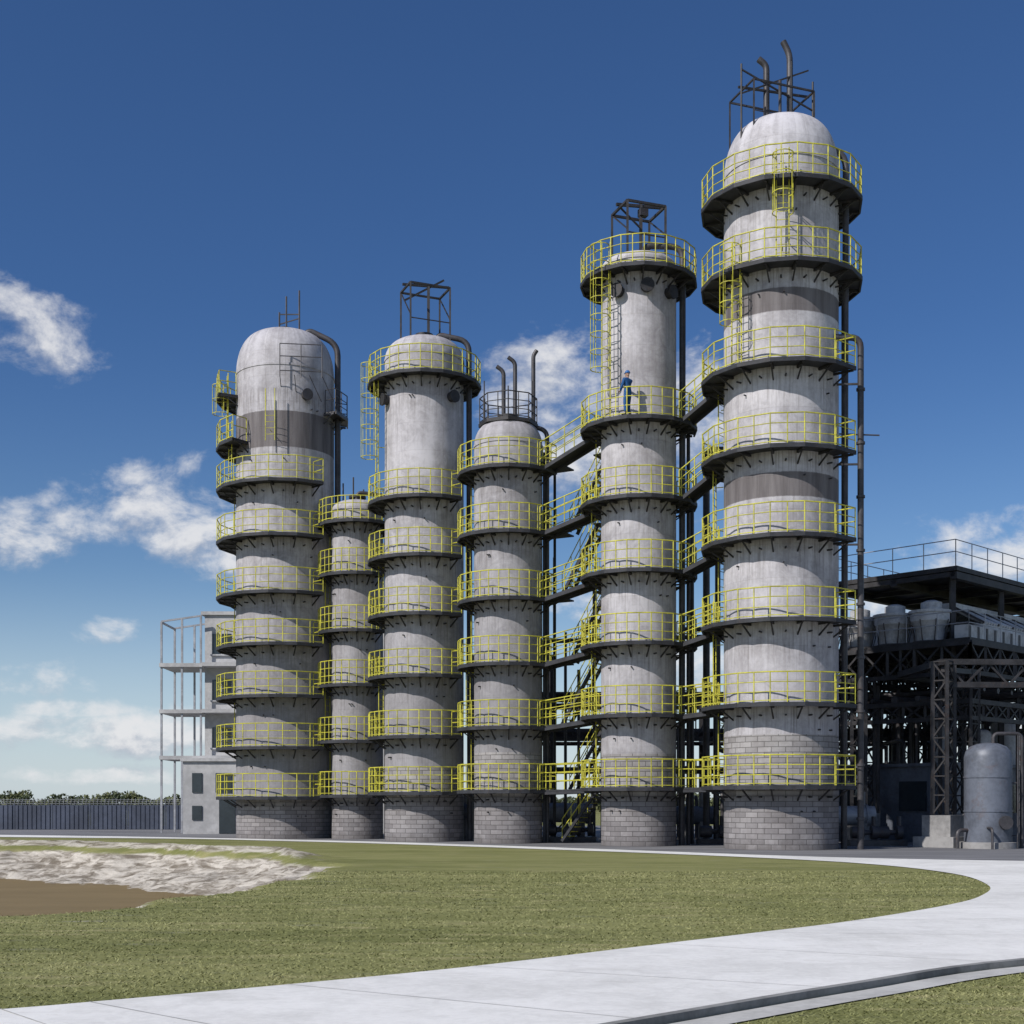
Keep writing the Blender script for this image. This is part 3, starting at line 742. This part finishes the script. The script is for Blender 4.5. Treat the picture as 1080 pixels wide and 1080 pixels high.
dd=np.min(np.hypot(xc[:,None]-Oa[None,:,0],yc[:,None]-Oa[None,:,1]),axis=1)
okc&=(dd>0.40+0.08*np.random.rand(24000))
x=np.concatenate([xx[ok],xc[okc]]); y=np.concatenate([yy[ok],yc[okc]]); n=len(x)
h=np.random.uniform(0.006,0.02,n)*(1+0.02*y); an=np.random.uniform(0,6.28,n); wd=np.random.uniform(0.004,0.008,n)*(0.6+0.06*y)
le=np.random.uniform(-0.05,0.05,(n,2))
vb=np.zeros((n,3,3)); vb[:,0]=np.stack([x-np.cos(an)*wd,y-np.sin(an)*wd,np.zeros(n)],1); vb[:,1]=np.stack([x+np.cos(an)*wd,y+np.sin(an)*wd,np.zeros(n)],1); vb[:,2]=np.stack([x+le[:,0],y+le[:,1],h],1)
me=bpy.data.meshes.new('grass'); me.from_pydata(vb.reshape(-1,3).tolist(),[],np.arange(n*3).reshape(-1,3).tolist()); me.update()
m,t,b=newmat('grass_blades'); pos=t.node('ShaderNodeNewGeometry').outputs['Position']
g,_=grasscol(t,pos,(0.185,0.195,0.07),(0.30,0.30,0.13),(0.36,0.32,0.18))
t.l.new(g,b.inputs['Base Color']); b.inputs['Roughness'].default_value=0.8
me.materials.append(m); COL.objects.link(bpy.data.objects.new('grass',me))
# ---------------------------------------------------------------- distant trees
rng=np.random.default_rng(5); pts=[]
X=-150
trunks=MB()
while X<150:
    hgt=rng.uniform(2.8,4.6); wdt=rng.uniform(2.5,4.0); y0=rng.uniform(240,262)
    for c_ in range(9):
        cx=X+rng.normal(0,wdt*0.5); cz=hgt*rng.uniform(0.2,0.85); cr_=rng.uniform(0.6,1.2)
        p=rng.normal(0,1,(60,3)); p/=np.linalg.norm(p,axis=1)[:,None]; p*=cr_*rng.uniform(0.6,1.05,(60,1))
        pts.append(p*[1.3,1,0.75]+[cx,y0,cz])
    trunks.tube((X,y0,0),(X,y0,hgt*0.6),0.15,5,0.06)
    X+=rng.uniform(1.2,2.6)
p=np.concatenate(pts); n=len(p); s_=rng.uniform(0.18,0.4,(n,1))
a=rng.normal(0,1,(n,3)); a/=np.linalg.norm(a,axis=1)[:,None]; bb=np.cross(a,rng.normal(0,1,(n,3))); bb/=np.linalg.norm(bb,axis=1)[:,None]
q=np.stack([p-a*s_,p+bb*s_*0.6,p+a*s_,p-bb*s_*0.6],1).reshape(-1,3)
me=bpy.data.meshes.new('leaves'); me.from_pydata(q.tolist(),[],np.arange(n*4).reshape(-1,4).tolist()); me.update()
m,t,b=newmat('foliage'); pos=t.node('ShaderNodeNewGeometry').outputs['Position']
t.l.new(t.mix(t.ss(t.noise(pos,0.35,5),0.35,0.65),(0.045,0.065,0.03),(0.15,0.16,0.07)),b.inputs['Base Color']); b.inputs['Roughness'].default_value=0.8; me.materials.append(m)
E=empty('tree_line',(0,250,0)); o=bpy.data.objects.new('leaves',me); COL.objects.link(o); o.parent=E; o.matrix_parent_inverse=Matrix.Translation((0,-250,0))
trunks.make('trunks',M_boot,E)
# ---------------------------------------------------------------- worker
def skin(name,verts,edges,rad,mat,par,lvl=2,root=0):
    me=bpy.data.meshes.new(name); me.from_pydata([tuple(v) for v in verts],edges,[]); me.update(); me.materials.append(mat)
    o=bpy.data.objects.new(name,me); COL.objects.link(o)
    md=o.modifiers.new('Skin','SKIN'); md.use_smooth_shade=True
    if not me.skin_vertices: 
        bpy.context.view_layer.objects.active=o; bpy.ops.mesh.customdata_skin_add() if hasattr(bpy.ops.mesh,'customdata_skin_add') else None
    for i,r in enumerate(rad):
        rr_=(r,r) if not isinstance(r,tuple) else r
        me.skin_vertices[0].data[i].radius=rr_; me.skin_vertices[0].data[i].use_root=(i==root)
    sb=o.modifiers.new('Sub','SUBSURF'); sb.levels=lvl; sb.render_levels=lvl
    o.parent=par; return o
wx,wy,wz=(662-540)/F*52.3,52.3,17.0
W=empty('worker',(wx,wy,wz)); W.rotation_euler=(0,0,math.radians(40))
vb=[(0,0,0.93),(0,0,1.08),(0,0.01,1.25),(0,0.01,1.40),(0,0.01,1.50),
 (-0.10,0,0.88),(-0.12,0.03,0.50),(-0.13,-0.01,0.12),
 (0.10,0,0.88),(0.13,0.08,0.50),(0.13,0.06,0.12),
 (-0.19,0.01,1.40),(-0.26,0.05,1.13),(-0.20,0.22,1.00),
 (0.19,0.01,1.40),(0.27,0.20,1.30),(0.20,0.42,1.42)]
ed=[(0,1),(1,2),(2,3),(3,4),(0,5),(5,6),(6,7),(0,8),(8,9),(9,10),(3,11),(11,12),(12,13),(3,14),(14,15),(15,16)]
ra=[(0.16,0.12),(0.145,0.11),(0.17,0.12),(0.16,0.10),0.065,0.10,0.075,0.065,0.10,0.075,0.065,0.078,0.058,0.045,0.078,0.058,0.045]
skin('body',vb,ed,ra,M_blue,W)
def child(o): o.parent=W; return o
def ell(mb,c,r,n=16,k=10):
    vs=[];fs=[]
    for j in range(k+1):
        t_=math.pi*j/k
        for i in range(n):
            u=2*math.pi*i/n; vs.append((c[0]+r[0]*max(math.sin(t_),0.01)*math.cos(u),c[1]+r[1]*max(math.sin(t_),0.01)*math.sin(u),c[2]-r[2]*math.cos(t_)))
    for j in range(k):
        for i in range(n): fs.append((j*n+i,j*n+(i+1)%n,(j+1)*n+(i+1)%n,(j+1)*n+i))
    mb.add(vs,fs)
mb=MB()
ell(mb,(0,0.02,1.63),(0.078,0.095,0.115)); mb.tube((0,0.01,1.48),(0,0.015,1.58),0.055,12)
mb.tube((0,0.105,1.64),(0,0.135,1.605),0.012,6,0.02); ell(mb,(-0.08,0.01,1.63),(0.012,0.022,0.032),8,6); ell(mb,(0.08,0.01,1.63),(0.012,0.022,0.032),8,6)
child(mb.make('head',M_skin))
mb=MB(); 
for s_ in (-1,1): ell(mb,(s_*0.032,0.108,1.65),(0.012,0.008,0.008),8,6)
mb.tube((-0.022,0.112,1.575),(0.022,0.112,1.575),0.006,6); child(mb.make('eyes_and_mouth',M_boot))
mb=MB(); mb.lathe((0,0.01,1.68),[(0.105,-0.01),(0.115,0.0),(0.105,0.03),(0.09,0.07),(0.06,0.10),(0.01,0.112)],20); mb.box((0,0.13,1.685),(0.12,0.07,0.012)); child(mb.make('safety_helmet',M_helm))
mb=MB()
for x_,y_ in ((-0.13,-0.01),(0.13,0.06)):
    mb.sweep([(x_,y_-0.04,0.14),(x_,y_-0.04,0.05),(x_,y_+0.18,0.045)],0.05,10,0.06); mb.box((x_,y_+0.06,0.012),(0.09,0.28,0.024))
child(mb.make('boots',M_boot))
for hn,(w0,dr,sd) in {'hand_right':(Vector((0.20,0.42,1.42)),Vector((-0.25,0.6,0.7)),1),'hand_left':(Vector((-0.20,0.22,1.00)),Vector((0.35,0.9,-0.1)),-1)}.items():
    dr=dr.normalized(); side=dr.cross(Vector((0,1,0.3))).normalized(); bend=dr.cross(side).normalized()
    V_=[w0-dr*0.02,w0+dr*0.05,w0+dr*0.09];RR=[0.028,(0.04,0.02),(0.042,0.018)];E_=[(0,1),(1,2)]
    for f_,ln in ((-0.03,0.062),(-0.01,0.075),(0.01,0.08),(0.03,0.07)):
        i0=len(V_); b0=w0+dr*0.095+side*f_
        V_+= [b0,b0+dr*ln*0.5+bend*0.008,b0+dr*ln+bend*0.03]; RR+= [0.0095,0.009,0.008]; E_+= [(2,i0),(i0,i0+1),(i0+1,i0+2)]
    i0=len(V_); V_+=[w0+dr*0.045+side*0.04,w0+dr*0.075+side*0.065,w0+dr*0.10+side*0.07]; RR+=[0.013,0.011,0.009]; E_+=[(1,i0),(i0,i0+1),(i0+1,i0+2)]
    skin(hn,V_,E_,RR,M_skin,W,1)
# ---------------------------------------------------------------- camera
cam=bpy.data.cameras.new('camera'); co=bpy.data.objects.new('camera',cam); COL.objects.link(co)
co.location=(0,0,CH); co.rotation_euler=(math.radians(90),0,0)
cam.sensor_width=36; cam.lens=36*F/1080; cam.shift_y=(H-540)/1080; cam.clip_end=9000; cam.clip_start=0.1
S.camera=co
# ---------------------------------------------------------------- light
EL=math.radians(39); AZ=math.radians(-131)
sv=Vector((math.sin(AZ)*math.cos(EL),math.cos(AZ)*math.cos(EL),math.sin(EL)))
sl=bpy.data.lights.new('sun','SUN'); sl.energy=4.4; sl.angle=math.radians(0.53); sl.color=(1.0,0.95,0.885)
so=bpy.data.objects.new('sun',sl); COL.objects.link(so); so.rotation_euler=sv.to_track_quat('Z','Y').to_euler(); so.location=(-30,-30,50)
wd_=bpy.data.worlds.new('World'); S.world=wd_; wd_.use_nodes=True; t=NT(wd_.node_tree)
bg=wd_.node_tree.nodes['Background']; bg.inputs[1].default_value=0.078
sky=t.node('ShaderNodeTexSky',sky_type='NISHITA'); sky.sun_disc=False; sky.sun_elevation=EL; sky.sun_rotation=AZ%(2*math.pi); sky.air_density=1.0; sky.dust_density=0.3; sky.ozone_density=2.5
dirv=t.node('ShaderNodeTexCoord').outputs['Generated']
sx=t.sep(dirv); az=t.m('ARCTAN2',sx[0],sx[1]); el=t.m('ARCSINE',sx[2])
cb=t.node('ShaderNodeCombineXYZ'); t.l.new(az,cb.inputs[0]); t.l.new(el,cb.inputs[1])
blobs=[(42,342,72,38),(28,550,62,38),(185,545,92,50),(225,600,45,25),(118,665,30,14),(25,716,66,20),(110,772,180,22),(75,748,70,12),(590,405,70,58),(600,470,60,50),(735,450,60,80),(1045,578,80,46),(960,640,60,30),(1010,760,120,40),(590,640,60,30),(740,700,50,40),(100,818,120,10)]
def raw(deo):
    n=t.node('ShaderNodeVectorMath',operation='ADD'); t.l.new(dirv,n.inputs[0]); n.inputs[1].default_value=(0,0,deo)
    nz=t.noise(t.mapv(n.outputs[0],(1,1,1.6)),17,8,0.62,0.2)
    cur=None
    for (x,y,rx,ry) in blobs:
        dx=(x-540)/F; dz=(H-y)/F; a0=math.atan(dx); e0=math.atan(dz/math.sqrt(1+dx*dx)); ia=F/rx; ie=F/ry
        q=t.node('ShaderNodeVectorMath',operation='MULTIPLY_ADD'); t.l.new(cb.outputs[0],q.inputs[0]); q.inputs[1].default_value=(ia,ie,0); q.inputs[2].default_value=(-a0*ia,-(e0-deo)*ie,0)
        ln=t.node('ShaderNodeVectorMath',operation='LENGTH'); t.l.new(q.outputs[0],ln.inputs[0]); q=ln.outputs['Value']
        cur=q if cur is None else t.m('MINIMUM',cur,q)
    cur=t.m('SUBTRACT',1.0,cur)
    return t.m('ADD',t.m('MAXIMUM',t.m('MINIMUM',cur,0.45),-1.0),t.m('MULTIPLY',t.m('SUBTRACT',nz,0.52),3.3))
r0=raw(0.0); r1=raw(0.012)
away=t.ss(t.m('ABSOLUTE',az),0.42,0.7); fn=t.noise(t.mapv(dirv,(1,1,2)),5.0,6,0.6)
rest=t.m('MULTIPLY',t.m('MULTIPLY',t.ss(fn,0.52,0.66),away),t.ss(sx[2],0.0,0.05))
dens=t.m('MAXIMUM',t.ss(r0,-0.15,0.85),rest)
lit=t.ss(t.m('SUBTRACT',r0,r1),-0.6,0.35)
ccol=t.mix(lit,(5.4,5.9,7.0),(10.2,10.2,10.4))
hs=t.node('ShaderNodeHueSaturation'); t.l.new(sky.outputs[0],hs.inputs['Color']); hs.inputs['Saturation'].default_value=1.0
tint=t.mix(t.ss(el,0.02,0.36),(0.98,1.10,1.22),(0.49,0.74,1.08))
skyc=t.mix(1.0,hs.outputs[0],tint,'MULTIPLY')
skyc=t.mix(t.ss(el,0.0,0.18,0.6,0),skyc,(8.0,9.2,10.6))
fin=t.mix(t.m('MULTIPLY',dens,0.9),skyc,ccol)
t.l.new(fin,bg.inputs[0])
S.view_settings.view_transform='Standard'; S.view_settings.look='None'; S.view_settings.exposure=0
